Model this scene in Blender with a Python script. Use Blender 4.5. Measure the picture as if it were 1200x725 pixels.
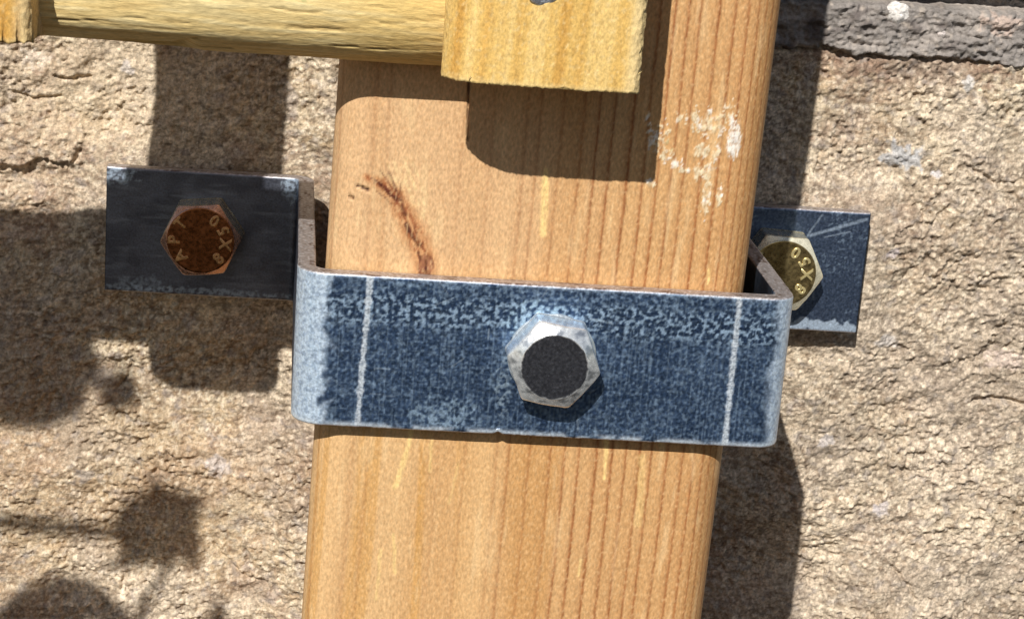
import bpy, math, random
import numpy as np
from mathutils import Vector, Matrix

# ------------------------------------------------------------------ scene, camera, light
S = 0.001                                   # everything below is in millimetres
scene = bpy.context.scene
for o in list(bpy.data.objects):
    bpy.data.objects.remove(o)
C = scene.collection
rng = np.random.RandomState(7)
random.seed(7)

cam_d = bpy.data.cameras.new('camera')
cam_d.sensor_width = 36.0
cam_d.lens = 2222.47 / 1200.0 * 36.0
cam_d.clip_start = 0.01
cam_d.clip_end = 100.0
cam = bpy.data.objects.new('camera', cam_d)
C.objects.link(cam)
def rodrigues(w):
    w = np.array(w, float); th = np.linalg.norm(w); k = w / th
    K = np.array([[0, -k[2], k[1]], [k[2], 0, -k[0]], [-k[1], k[0], 0]])
    return np.eye(3) + np.sin(th) * K + (1 - np.cos(th)) * K @ K
R = rodrigues((0.27416, -0.06631, 0.06669)) @ np.array([[1, 0, 0], [0, 0, -1], [0, 1, 0]], float)
Rb = (np.diag([1, -1, -1]) @ R).T
M = Matrix([list(Rb[0]) + [0], list(Rb[1]) + [0], list(Rb[2]) + [0], [0, 0, 0, 1]])
M.translation = Vector((-28.656 * S, -364.79 * S, 90.22 * S))
cam.matrix_world = M
scene.camera = cam

SUN_A, SUN_B = 0.333, 0.845                 # sideways and downward travel per unit of depth
to_sun = Vector((-SUN_A, -1.0, SUN_B)).normalized()
elev = math.asin(to_sun.z)
azim = math.atan2(to_sun.x, to_sun.y)
world = bpy.data.worlds.new('World')
scene.world = world
world.use_nodes = True
wn = world.node_tree.nodes
wn.clear()
sky = wn.new('ShaderNodeTexSky'); sky.sky_type = 'NISHITA'; sky.sun_disc = False
sky.sun_elevation = elev; sky.sun_rotation = azim
bg = wn.new('ShaderNodeBackground'); bg.inputs['Strength'].default_value = 0.052
wo = wn.new('ShaderNodeOutputWorld')
world.node_tree.links.new(sky.outputs[0], bg.inputs[0])
world.node_tree.links.new(bg.outputs[0], wo.inputs[0])
sun_d = bpy.data.lights.new('sun', 'SUN')
sun_d.energy = 4.8; sun_d.angle = math.radians(0.53); sun_d.color = (1.0, 0.955, 0.88)
sun = bpy.data.objects.new('sun', sun_d); C.objects.link(sun)
sun.rotation_euler = (-to_sun).to_track_quat('-Z', 'Y').to_euler()
sun.location = to_sun * 2
scene.view_settings.view_transform = 'Standard'
scene.view_settings.look = 'None'
scene.view_settings.gamma = 1.0
scene.view_settings.exposure = 0.0
scene.view_settings.use_curve_mapping = False

# ------------------------------------------------------------------ helpers
_lat = {}
def vn(x, y, seed):
    """gradient noise, about 0..1, lattice spacing 1"""
    if seed not in _lat:
        a = np.random.RandomState(seed).rand(256, 256) * 2 * math.pi
        _lat[seed] = (np.cos(a).astype(np.float32), np.sin(a).astype(np.float32))
    gx, gy = _lat[seed]
    x = x + 0.37; y = y + 0.41
    xf = np.floor(x); yf = np.floor(y)
    fx = (x - xf).astype(np.float32); fy = (y - yf).astype(np.float32)
    x0 = xf.astype(np.int32) & 255; y0 = yf.astype(np.int32) & 255; x1 = (x0 + 1) & 255; y1 = (y0 + 1) & 255
    d00 = gx[x0, y0] * fx + gy[x0, y0] * fy; d10 = gx[x1, y0] * (fx - 1) + gy[x1, y0] * fy
    d01 = gx[x0, y1] * fx + gy[x0, y1] * (fy - 1); d11 = gx[x1, y1] * (fx - 1) + gy[x1, y1] * (fy - 1)
    u = fx * fx * fx * (fx * (fx * 6 - 15) + 10); v = fy * fy * fy * (fy * (fy * 6 - 15) + 10)
    r = (d00 * (1 - u) + d10 * u) * (1 - v) + (d01 * (1 - u) + d11 * u) * v
    return np.clip(0.5 + 0.78 * r, 0, 1).astype(np.float64)
def fbm(x, y, sx, sy, octv, seed, gain=0.5):
    s = 0; a = 1; t = 0
    for i in range(octv):
        th = 0.6 * i
        u = (x * math.cos(th) - y * math.sin(th)) if sx == sy else x
        v = (x * math.sin(th) + y * math.cos(th)) if sx == sy else y
        s = s + a * vn(u / sx * 2 ** i + 17.3 * i, v / sy * 2 ** i + 9.1 * i, seed + i); t += a; a *= gain
    return s / t
def sm(a, b, x):
    t = np.clip((x - a) / (b - a), 0, 1); return t * t * (3 - 2 * t)
def lerp(a, b, t):
    return a * (1 - t[..., None]) + np.asarray(b, float) * t[..., None]
def segdist(x, z, pts):
    """distance to a polyline and the parameter 0..1 along it"""
    best = np.full(x.shape, 1e9); par = np.zeros(x.shape); n = len(pts) - 1
    for i in range(n):
        (x0, z0), (x1, z1) = pts[i], pts[i + 1]
        dx, dz = x1 - x0, z1 - z0
        t = np.clip(((x - x0) * dx + (z - z0) * dz) / (dx * dx + dz * dz + 1e-9), 0, 1)
        d = np.hypot(x - x0 - t * dx, z - z0 - t * dz)
        m = d < best; best = np.where(m, d, best); par = np.where(m, (i + t) / n, par)
    return best, par
def srgb(r, g, b):
    f = lambda c: (c / 255 / 12.92) if c <= 10 else ((c / 255 + 0.055) / 1.055) ** 2.4
    return np.array([f(r), f(g), f(b)])

def mesh_obj(name, verts, faces, mats, parent=None, col=None, smooth=True, fmat=None, origin=(0, 0, 0)):
    """ONE mesh object; verts in mm; faces an (n,4) array or a list of index lists"""
    v = (np.asarray(verts, float).reshape(-1, 3) - np.array(origin, float)) * S
    me = bpy.data.meshes.new(name)
    if isinstance(faces, np.ndarray):
        faces = [faces]
    flat = []; sizes = []
    for f in faces:
        if isinstance(f, np.ndarray):
            flat.append(f.reshape(-1)); sizes.append(np.full(len(f), f.shape[1]))
        else:
            flat.append(np.array(f)); sizes.append(np.array([len(f)]))
    flat = np.concatenate(flat).astype(np.int32); sizes = np.concatenate(sizes).astype(np.int32)
    me.vertices.add(len(v)); me.vertices.foreach_set('co', v.astype(np.float32).reshape(-1))
    me.loops.add(len(flat)); me.loops.foreach_set('vertex_index', flat)
    me.polygons.add(len(sizes))
    me.polygons.foreach_set('loop_start', np.concatenate([[0], np.cumsum(sizes)[:-1]]).astype(np.int32))
    me.polygons.foreach_set('use_smooth', np.full(len(sizes), smooth))
    if fmat is not None:
        me.polygons.foreach_set('material_index', np.asarray(fmat, dtype=np.int32))
    me.update(calc_edges=True); me.validate()
    if col is not None:
        at = me.attributes.new('col', 'FLOAT_COLOR', 'POINT')
        c = np.ones((len(v), 4), np.float32); c[:, :3] = np.clip(np.asarray(col).reshape(-1, 3), 0, 1)
        at.data.foreach_set('color', c.reshape(-1))
    for m in (mats if isinstance(mats, (list, tuple)) else [mats]):
        me.materials.append(m)
    ob = bpy.data.objects.new(name, me); C.objects.link(ob)
    ob.location = Vector(origin) * S
    if parent is not None:
        ob.parent = parent
        ob.location = Vector(origin) * S - parent.location
    return ob
def grid_faces(n, m, close=False, off=0):
    """quads of an n x m vertex grid (row-major); close wraps the m direction"""
    i = np.arange(n - 1)[:, None]; j = np.arange(m if close else m - 1)[None, :]
    j2 = (j + 1) % m
    return (np.stack([i * m + j, i * m + j2, (i + 1) * m + j2, (i + 1) * m + j], -1).reshape(-1, 4) + off)
def thing(name, label, cat, loc=(0, 0, 0), group=None):
    o = bpy.data.objects.new(name, None); C.objects.link(o)
    o.empty_display_size = 0.01
    o.location = Vector(loc) * S
    return tag(o, label, cat, group)
def tag(o, label, cat, group=None):
    o['label'] = label; o['category'] = cat
    if group: o['group'] = group
    return o

# ------------------------------------------------------------------ materials
def mat_attr(name, rough=0.7, metal=0.0, grain=(900, 900, 900), gamt=0.25, bump=0.3, bdist=0.0002, bscale=None,
             rvar=0.1, spec=0.4, oxide=None):
    """surface colour held on the mesh, with procedural fine grain, gloss variation and relief"""
    m = bpy.data.materials.new(name); m.use_nodes = True
    nt = m.node_tree; n = nt.nodes; L = nt.links
    b = n['Principled BSDF']
    at = n.new('ShaderNodeAttribute'); at.attribute_name = 'col'
    tc = n.new('ShaderNodeTexCoord')
    mp = n.new('ShaderNodeMapping'); mp.inputs['Scale'].default_value = grain
    L.new(tc.outputs['Object'], mp.inputs['Vector'])
    nz = n.new('ShaderNodeTexNoise'); nz.inputs['Scale'].default_value = 1.0; nz.inputs['Detail'].default_value = 4.0
    nz.inputs['Roughness'].default_value = 0.65
    L.new(mp.outputs[0], nz.inputs['Vector'])
    mr = n.new('ShaderNodeMapRange'); mr.inputs['From Min'].default_value = 0.3; mr.inputs['From Max'].default_value = 0.7
    mr.inputs['To Min'].default_value = 1 - gamt; mr.inputs['To Max'].default_value = 1 + gamt
    L.new(nz.outputs['Fac'], mr.inputs['Value'])
    mx = n.new('ShaderNodeVectorMath'); mx.operation = 'SCALE'
    L.new(at.outputs['Color'], mx.inputs[0]); L.new(mr.outputs[0], mx.inputs['Scale'])
    L.new(mx.outputs[0], b.inputs['Base Color'])
    b.inputs['Metallic'].default_value = metal
    b.inputs['Specular IOR Level'].default_value = spec
    if oxide:
        bw = n.new('ShaderNodeRGBToBW'); L.new(at.outputs['Color'], bw.inputs[0])
        om = n.new('ShaderNodeMapRange'); om.inputs['From Min'].default_value = oxide[0]; om.inputs['From Max'].default_value = oxide[1]
        om.inputs['To Min'].default_value = metal; om.inputs['To Max'].default_value = oxide[2]
        L.new(bw.outputs[0], om.inputs['Value']); L.new(om.outputs[0], b.inputs['Metallic'])
    rr = n.new('ShaderNodeMapRange'); rr.inputs['From Min'].default_value = 0.3; rr.inputs['From Max'].default_value = 0.7
    rr.inputs['To Min'].default_value = max(0.02, rough - rvar); rr.inputs['To Max'].default_value = min(1, rough + rvar)
    L.new(nz.outputs['Fac'], rr.inputs['Value']); L.new(rr.outputs[0], b.inputs['Roughness'])
    if bump > 0:
        if bscale:
            mp2 = n.new('ShaderNodeMapping'); mp2.inputs['Scale'].default_value = bscale
            L.new(tc.outputs['Object'], mp2.inputs['Vector'])
            n2 = n.new('ShaderNodeTexNoise'); n2.inputs['Scale'].default_value = 1.0; n2.inputs['Detail'].default_value = 5.0
            n2.inputs['Roughness'].default_value = 0.6
            L.new(mp2.outputs[0], n2.inputs['Vector']); src = n2.outputs['Fac']
        else:
            src = nz.outputs['Fac']
        bp = n.new('ShaderNodeBump'); bp.inputs['Strength'].default_value = bump; bp.inputs['Distance'].default_value = bdist
        L.new(src, bp.inputs['Height']); L.new(bp.outputs[0], b.inputs['Normal'])
    return m
M_stone = mat_attr('sandstone', 0.9, 0, (1900,) * 3, 0.42, 0.7, 0.0005, (1700,) * 3, 0.06, 0.2)
M_mortar = mat_attr('mortar', 0.95, 0, (1500,) * 3, 0.28, 0.8, 0.0007, (1000,) * 3, 0.04, 0.15)
M_post = mat_attr('planed_pine', 0.62, 0, (2600, 2600, 1300), 0.25, 0.35, 0.0002, (2200, 2200, 700), 0.08, 0.3)
M_sawn = mat_attr('rough_sawn_timber', 0.8, 0, (2400, 2400, 1700), 0.26, 0.5, 0.0003, (2200, 2200, 900), 0.06, 0.2)
M_pole = mat_attr('peeled_pole', 0.75, 0, (700, 2400, 2400), 0.20, 0.45, 0.0003, (420, 2000, 2000), 0.06, 0.25)
M_zinc = mat_attr('zinc_plate', 0.44, 0.92, (2600, 2600, 2600), 0.30, 0.2, 0.0001, (2400,) * 3, 0.10, 0.5, (0.16, 0.60, 0.35))
M_edge = mat_attr('sheared_steel_edge', 0.5, 0.7, (2600, 2600, 2600), 0.35, 0.7, 0.0003, (1700,) * 3, 0.12, 0.5)
M_bolt = mat_attr('bright_zinc_bolt', 0.24, 0.92, (2000,) * 3, 0.14, 0.12, 0.0001, (1500,) * 3, 0.08, 0.5, (0.3, 0.95, 0.62))
M_brass = mat_attr('yellow_zinc_bolt', 0.27, 0.97, (1500,) * 3, 0.14, 0.2, 0.0001, (1500,) * 3, 0.10, 0.5, (0.30, 0.75, 0.45))
M_leaf = mat_attr('leaf', 0.5, 0, (300,) * 3, 0.25, 0.3, 0.0004, None, 0.08, 0.4)
M_stem = mat_attr('stem', 0.8, 0, (600,) * 3, 0.3, 0.4, 0.0004, None, 0.05, 0.3)

# ------------------------------------------------------------------ the stone wall
def axis(lo, a, b, hi, step, coarse):
    l = np.arange(lo, a, coarse); m = np.arange(a, b, step); h = np.arange(b, hi + 0.01, coarse)
    return np.concatenate([l, m, h])
def heightfield(name, xs, zs, Y, col, mat, parent, back):
    n, m = len(zs), len(xs)
    X, Z = np.meshgrid(xs, zs)
    v = np.stack([X, Y, Z], -1).reshape(-1, 3)
    f = grid_faces(n, m)
    ring = np.concatenate([np.arange(m), np.arange(1, n) * m + m - 1, (n - 1) * m + np.arange(m - 2, -1, -1),
                           np.arange(n - 2, 0, -1) * m])
    k = len(ring); N = len(v)
    vb = v[ring].copy(); vb[:, 1] = back
    v = np.concatenate([v, vb]); c = np.concatenate([col.reshape(-1, 3), col.reshape(-1, 3)[ring]])
    i = np.arange(k); j = (i + 1) % k
    skirt = np.stack([ring[j], ring[i], N + i, N + j], -1)
    return mesh_obj(name, v, [f, skirt, list(range(N + k - 1, N - 1, -1))], mat, parent, c)

wall = thing('stone_wall', 'rough beige sandstone wall with a grey mortar joint near the top', 'wall', (0, 6, -140))

def stone_relief(X, Z, seed):
    wx = X + 5 * (fbm(X, Z, 14, 14, 3, seed + 50) - 0.5); wz = Z + 5 * (fbm(X, Z, 14, 14, 3, seed + 60) - 0.5)
    big = (fbm(wx, wz, 46, 46, 3, seed) - 0.5) * 7.0 + (fbm(wx, wz, 9, 7, 2, seed + 21) - 0.5) * 2.2
    n1 = fbm(wx * 0.9 + wz * 0.35, wz - 0.25 * wx, 11, 7.5, 1, seed + 3)
    ridge = (1 - np.abs(2 * n1 - 1)) ** 2
    n2 = fbm(wx + 0.3 * wz, wz - 0.3 * wx, 4.6, 3.2, 1, seed + 5)
    ridge2 = (1 - np.abs(2 * n2 - 1)) ** 1.5
    mid = (fbm(X, Z, 3.0, 2.4, 3, seed + 9) - 0.5)
    grain = (vn(X / 0.95, Z / 0.8, seed + 13) - 0.5)
    pits = np.maximum(sm(0.66, 0.80, vn(X / 2.1 + 3, Z / 1.7, seed + 15)), 0.8 * sm(0.66, 0.8, vn(X / 1.1 + 3, Z / 1.0, seed + 16)))
    crumb = 1 - np.abs(2 * fbm(wx, wz, 2.3, 1.8, 2, seed + 17) - 1)
    soft = 0.30 + 0.85 * sm(0.36, 0.64, fbm(X, Z, 20, 14, 3, seed + 23))      # some areas are flatter, some crumbly
    Y = big + 0.6 * (0.7 - ridge) + (0.25 * (0.7 - ridge2) + 1.25 * mid + 0.70 * (crumb - 0.7)) * soft + 0.60 * grain * (0.6 + 0.5 * soft) + 0.42 * (vn(X / 0.62, Z / 0.58, seed + 19) - 0.5) + 0.6 * pits * soft
    return Y, ridge, ridge2, mid, pits

def px_patch(X, Z, x, z, rx, rz, seed):
    w = 1.15 * (fbm(X, Z, 2.0, 2.0, 3, seed, 0.6) - 0.5)
    return sm(1.0, 0.72, np.hypot((X - x) / rx, (Z - z) / rz) + w * 1.6)

def stone_block():
    xs = axis(-420, -112, 122, 420, 0.29, 6.0); zs = axis(-320, -96, 46.9, 47, 0.29, 6.0)
    X, Z = np.meshgrid(xs, zs)
    rel, ridge, ridge2, mid, pits = stone_relief(X, Z, 100)
    Y = 6.8 + rel + 3.8 * sm(-38, -50, X) * sm(48, 36, Z) + 5.5 * sm(-50, -70, Z) * sm(20, 36, X) * sm(84, 68, X)
    # a chipped flake that stands proud at the left, with a sharp lower right edge
    d = np.minimum((Z - 9.5) - 0.10 * (X + 98) + 1.8 * (fbm(X, Z, 6, 6, 3, 31) - 0.5) * 2,
                   -(X + 88.5) * 0.9 + 0.25 * (Z - 12) + 2.0 * (fbm(X, Z, 5, 5, 3, 33) - 0.5) * 2)
    Y -= 1.7 * sm(-0.2, 0.9, d) * sm(9, 3, d) * sm(21, 15, Z)
    # small cracks
    for pts, w, dep in (([(-93, 27.6), (-90, 27.0), (-86.5, 27.6)], 0.55, 1.3), ([(-102, 24), (-97, 22.6), (-92, 23.4)], 0.5, 1.0),
                        ([(-52, 13), (-48, 15.5), (-46, 16.2)], 0.6, 1.3), ([(-97, -22), (-93, -23.2), (-89, -22.4)], 0.45, 0.9),
                        ([(-77, -31), (-77.4, -34), (-79.6, -36.6)], 0.4, 1.0), ([(99, -28), (103, -27), (110, -27.6)], 0.8, 1.6),
                        ([(86, -66), (90, -70), (92, -73)], 0.6, 1.0), ([(-59, -70), (-53, -76), (-47, -78)], 0.5, 0.9),
                        ([(90, 22), (96, 19), (102, 19.6)], 0.6, 1.0)):
        dd, t = segdist(X + 0.8 * (fbm(X, Z, 2.5, 2.5, 2, 41) - 0.5), Z + 1.2 * (fbm(X, Z, 2.5, 2.5, 2, 43) - 0.5), pts)
        Y += dep * sm(w, 0.1, dd)
    # the top arris falls back under the mortar
    top = 43.6 + 1.3 * (fbm(X, Z * 0, 9, 9, 3, 71) - 0.5) * 2
    Y += 3.0 * sm(-1.8, 1.6, Z - top)
    # flattened seats behind the two bolted tabs
    for x0, x1, yb in ((-84, -41, 9.6), (37, 73, 5.4)):
        k = sm(x0 - 7, x0, X) * sm(x1 + 7, x1, X) * sm(-21, -13, Z) * sm(21, 13, Z)
        Y = Y * (1 - k) + np.maximum(yb + 0.45 * rel, 3.6) * k
    Y = np.maximum(Y, 2.2)
    # colour of the stone itself
    cream, tan, brown = srgb(220, 206, 178), srgb(188, 170, 141), srgb(148, 126, 105)
    pink, ochre, lilac = srgb(180, 156, 137), srgb(192, 160, 114), srgb(172, 162, 156)
    u = fbm(X, Z, 30, 22, 4, 201); w = fbm(X, Z, 16, 12, 4, 211); g = fbm(X, Z, 2.0, 1.6, 3, 221)
    col = np.ones(X.shape + (3,)) * tan
    col = lerp(col, cream, sm(0.40, 0.66, u) * 0.85)
    col = lerp(col, pink, sm(0.50, 0.70, w) * 0.75)
    col = lerp(col, brown, sm(0.53, 0.72, fbm(X, Z, 21, 13, 4, 231)) * 0.6)
    col = lerp(col, ochre, sm(0.55, 0.72, fbm(X, Z, 12, 9, 3, 241)) * 0.45)
    col = lerp(col, cream * 1.12, sm(0.54, 0.72, g) * 0.6)
    col = lerp(col, brown * 0.72, sm(0.46, 0.30, g) * 0.55)
    col = lerp(col, lilac, sm(0.66, 0.74, fbm(X, Z, 6, 5, 2, 251)) * 0.7)
    col = lerp(col, brown * 0.62, np.clip(pits * 0.5 + sm(0.5, 0.0, ridge2) * 0.25, 0, 1))
    col = lerp(col, srgb(240, 228, 205), sm(0.70, 0.82, vn(X / 1.1, Z / 0.9, 261)) * 0.55)
    # browner under the mortar, paler lower right and upper left
    sp = vn(X / 0.75, Z / 0.65, 263)
    col = lerp(col, srgb(118, 92, 72), sm(0.42, 0.26, sp) * 0.7 * sm(0.35, 0.6, fbm(X, Z, 7, 6, 2, 265)))
    col = lerp(col, srgb(232, 220, 196), sm(0.62, 0.76, vn(X / 0.6 + 8, Z / 0.55, 267)) * 0.7 * sm(0.35, 0.6, fbm(X, Z, 8, 6, 2, 269)))
    col = lerp(col, srgb(170, 138, 118), sm(0.5, 0.64, fbm(X, Z, 34, 26, 3, 271)) * 0.4)
    col = lerp(col, srgb(182, 148, 104), px_patch(X, Z, -80, -58, 40, 24, 273) * 0.35)
    k = px_patch(X, Z, 76, 42, 26, 4.5, 301); col = lerp(col, srgb(140, 110, 96), k * 0.6)
    k = sm(20, 70, X) * (0.4 + 0.6 * fbm(X, Z, 18, 14, 2, 303)) * sm(44, 14, Z) * 0.75
    lum = col @ np.array([0.3, 0.55, 0.15]); col = col * (1 - k[..., None]) + (lum[..., None] * np.array([1.19, 0.98, 0.77])) * k[..., None]
    # loose coloured grains: dark, rusty, cream
    g2 = fbm(X, Z, 1.5, 1.25, 2, 281, 0.6); dens = 0.45 + 0.55 * sm(0.35, 0.6, fbm(X, Z, 11, 9, 2, 283))
    col = lerp(col, srgb(112, 90, 74), sm(0.43, 0.30, g2) * 0.48 * dens)
    col = lerp(col, srgb(238, 226, 204), sm(0.57, 0.70, g2) * 0.52 * dens)
    col = lerp(col, srgb(180, 146, 112), sm(0.62, 0.74, fbm(X, Z, 2.4, 1.8, 2, 285)) * 0.25)
    col = col * (0.80 + 0.42 * fbm(X, Z, 27, 20, 3, 289))[..., None]
    lum = col @ np.array([0.3, 0.55, 0.15]); k = 0.22 + 0.4 * sm(0.45, 0.62, fbm(X, Z, 24, 30, 2, 291))
    col = col * (1 - k[..., None]) + (lum[..., None] * np.array([1.17, 0.98, 0.78])) * k[..., None]
    col = lerp(col, srgb(150, 142, 138), sm(0.62, 0.74, fbm(X, Z, 2.6, 2.0, 2, 287)) * 0.45)
    col = lerp(col, srgb(222, 204, 176), px_patch(X, Z, -82, 25, 24, 14, 305) * 0.4)
    for x, z, rx, rz, c, a in ((76.4, 23.0, 4.2, 3.0, (182, 184, 188), 1.0), (87.8, 38.5, 1.6, 1.5, (226, 224, 222), 0.9),
                               (77.1, 3.1, 1.4, 1.6, (176, 168, 172), 0.8), (82.2, -52.9, 1.9, 1.7, (206, 200, 204), 0.7),
                               (68.5, -38.6, 1.8, 1.5, (205, 200, 203), 0.7), (78, -15.5, 2.4, 1.9, (214, 208, 204), 0.8),
                               (-59.0, -51.2, 2.4, 1.8, (196, 188, 186), 0.8), (-82.8, -34.9, 3.4, 2.6, (150, 138, 130), 0.7),
                               (-86, -56, 1.8, 1.6, (150, 144, 142), 0.7), (-58, -53, 2.6, 2.0, (196, 188, 186), 0.6),
                               (-92, -12, 1.4, 1.0, (200, 190, 184), 0.8), (104, -18, 4.2, 2.4, (214, 196, 186), 0.7),
                               (84, 20, 1.3, 1.0, (226, 222, 224), 0.9), (-97, 31, 3.0, 2.2, (226, 214, 200), 0.7),
                               (-79, 30, 1.4, 1.6, (206, 200, 200), 0.7)):
        col = lerp(col, srgb(*c) * (0.75 + 0.5 * vn(X / 0.7, Z / 0.7, 277))[..., None], px_patch(X, Z, x, z, rx, rz, int(x * 3 + 500)) * a * 0.8)
    return heightfield('stone', xs, zs, Y, col, M_stone, wall, 120)
stone_block()

def mortar():
    xs = axis(-420, -60, 122, 420, 0.32, 6.0); zs = np.arange(41.0, 55.6, 0.3)
    X, Z = np.meshgrid(xs, zs)
    Y = 5.9 + (fbm(X, Z, 18, 8, 3, 401) - 0.5) * 3.2 + (fbm(X, Z, 4.4, 2.6, 3, 411) - 0.5) * 2.8 + (0.7 - (1 - np.abs(2 * fbm(X, Z, 2.2, 1.6, 2, 413) - 1))) * 1.3 + (vn(X / 0.8, Z / 0.6, 421) - 0.5) * 0.8
    Y += 0.7 * sm(0.72, 0.85, vn(X / 2.4, Z / 1.5, 425))
    low = 43.2 + 2.0 * (fbm(X, Z * 0, 6, 6, 4, 431, 0.65) - 0.5) * 2
    Y += 5.0 * sm(0.8, -0.9, Z - low)
    top = 53.3 + 0.5 * (fbm(X, Z * 0, 6, 6, 3, 441) - 0.5) * 2
    Y += 6.0 * sm(-0.7, 1.2, Z - top)
    col = np.ones(X.shape + (3,)) * srgb(144, 138, 134)
    col = lerp(col, srgb(170, 162, 156), sm(0.45, 0.7, fbm(X, Z, 11, 5, 3, 451)) * 0.8)
    col = lerp(col, srgb(96, 88, 86), sm(0.52, 0.72, fbm(X, Z, 8, 4, 3, 461)) * 0.8)
    col = lerp(col, srgb(196, 184, 172), sm(0.6, 0.78, fbm(X, Z, 2, 1.6, 2, 471)) * 0.6)
    col = lerp(col, srgb(198, 178, 166), px_patch(X, Z, 92.5, 51.0, 4.2, 2.2, 481) * 0.8)
    col = lerp(col, srgb(190, 178, 168), sm(53.0, 54.2, Z) * 0.6)
    o = heightfield('mortar_joint', xs, zs, Y, col, M_mortar, wall, 60)
    o['label'] = 'grey crumbly mortar joint at upper right'
mortar()
def pebble(x, z, y, r, c, seed):
    n, m = 14, 24
    th = np.linspace(0.001, math.pi - 0.001, n)[:, None]; ph = np.linspace(0, 2 * math.pi, m, endpoint=False)[None, :]
    d = np.stack([np.sin(th) * np.cos(ph), np.cos(th) + 0 * ph, np.sin(th) * np.sin(ph)], -1)
    k = 0.8 + 0.4 * vn(d[..., 0] * 2.2 + 5, d[..., 2] * 2.2 + d[..., 1] * 1.7 + 5, seed)
    v = d * k[..., None] * np.array([r * 1.15, r * 0.7, r]) + np.array([x, y, z])
    col = np.ones(v.shape) * srgb(*c) * (0.8 + 0.4 * vn(d[..., 0] * 6 + 9, d[..., 2] * 6 + 9, seed + 1))[..., None]
    return mesh_obj('pebble', v, grid_faces(n, m, True), M_mortar, wall, col)
pebble(71.7, 51.6, 6.7, 2.2, (226, 222, 218), 3)
pebble(81.0, 48.2, 6.4, 0.8, (205, 196, 192), 5)
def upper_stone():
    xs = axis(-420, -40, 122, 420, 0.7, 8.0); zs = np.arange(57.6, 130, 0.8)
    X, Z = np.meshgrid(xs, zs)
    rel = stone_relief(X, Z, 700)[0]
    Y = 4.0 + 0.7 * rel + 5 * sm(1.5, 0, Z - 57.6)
    col = np.ones(X.shape + (3,)) * srgb(74, 62, 54)  # dark base colour paints in the shade of the gap
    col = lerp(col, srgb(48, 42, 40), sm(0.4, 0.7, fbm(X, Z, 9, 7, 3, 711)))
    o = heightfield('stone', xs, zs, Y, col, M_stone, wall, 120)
    o['label'] = 'stone of the course above the joint, gap shade painted into its colour'
upper_stone()

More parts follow.
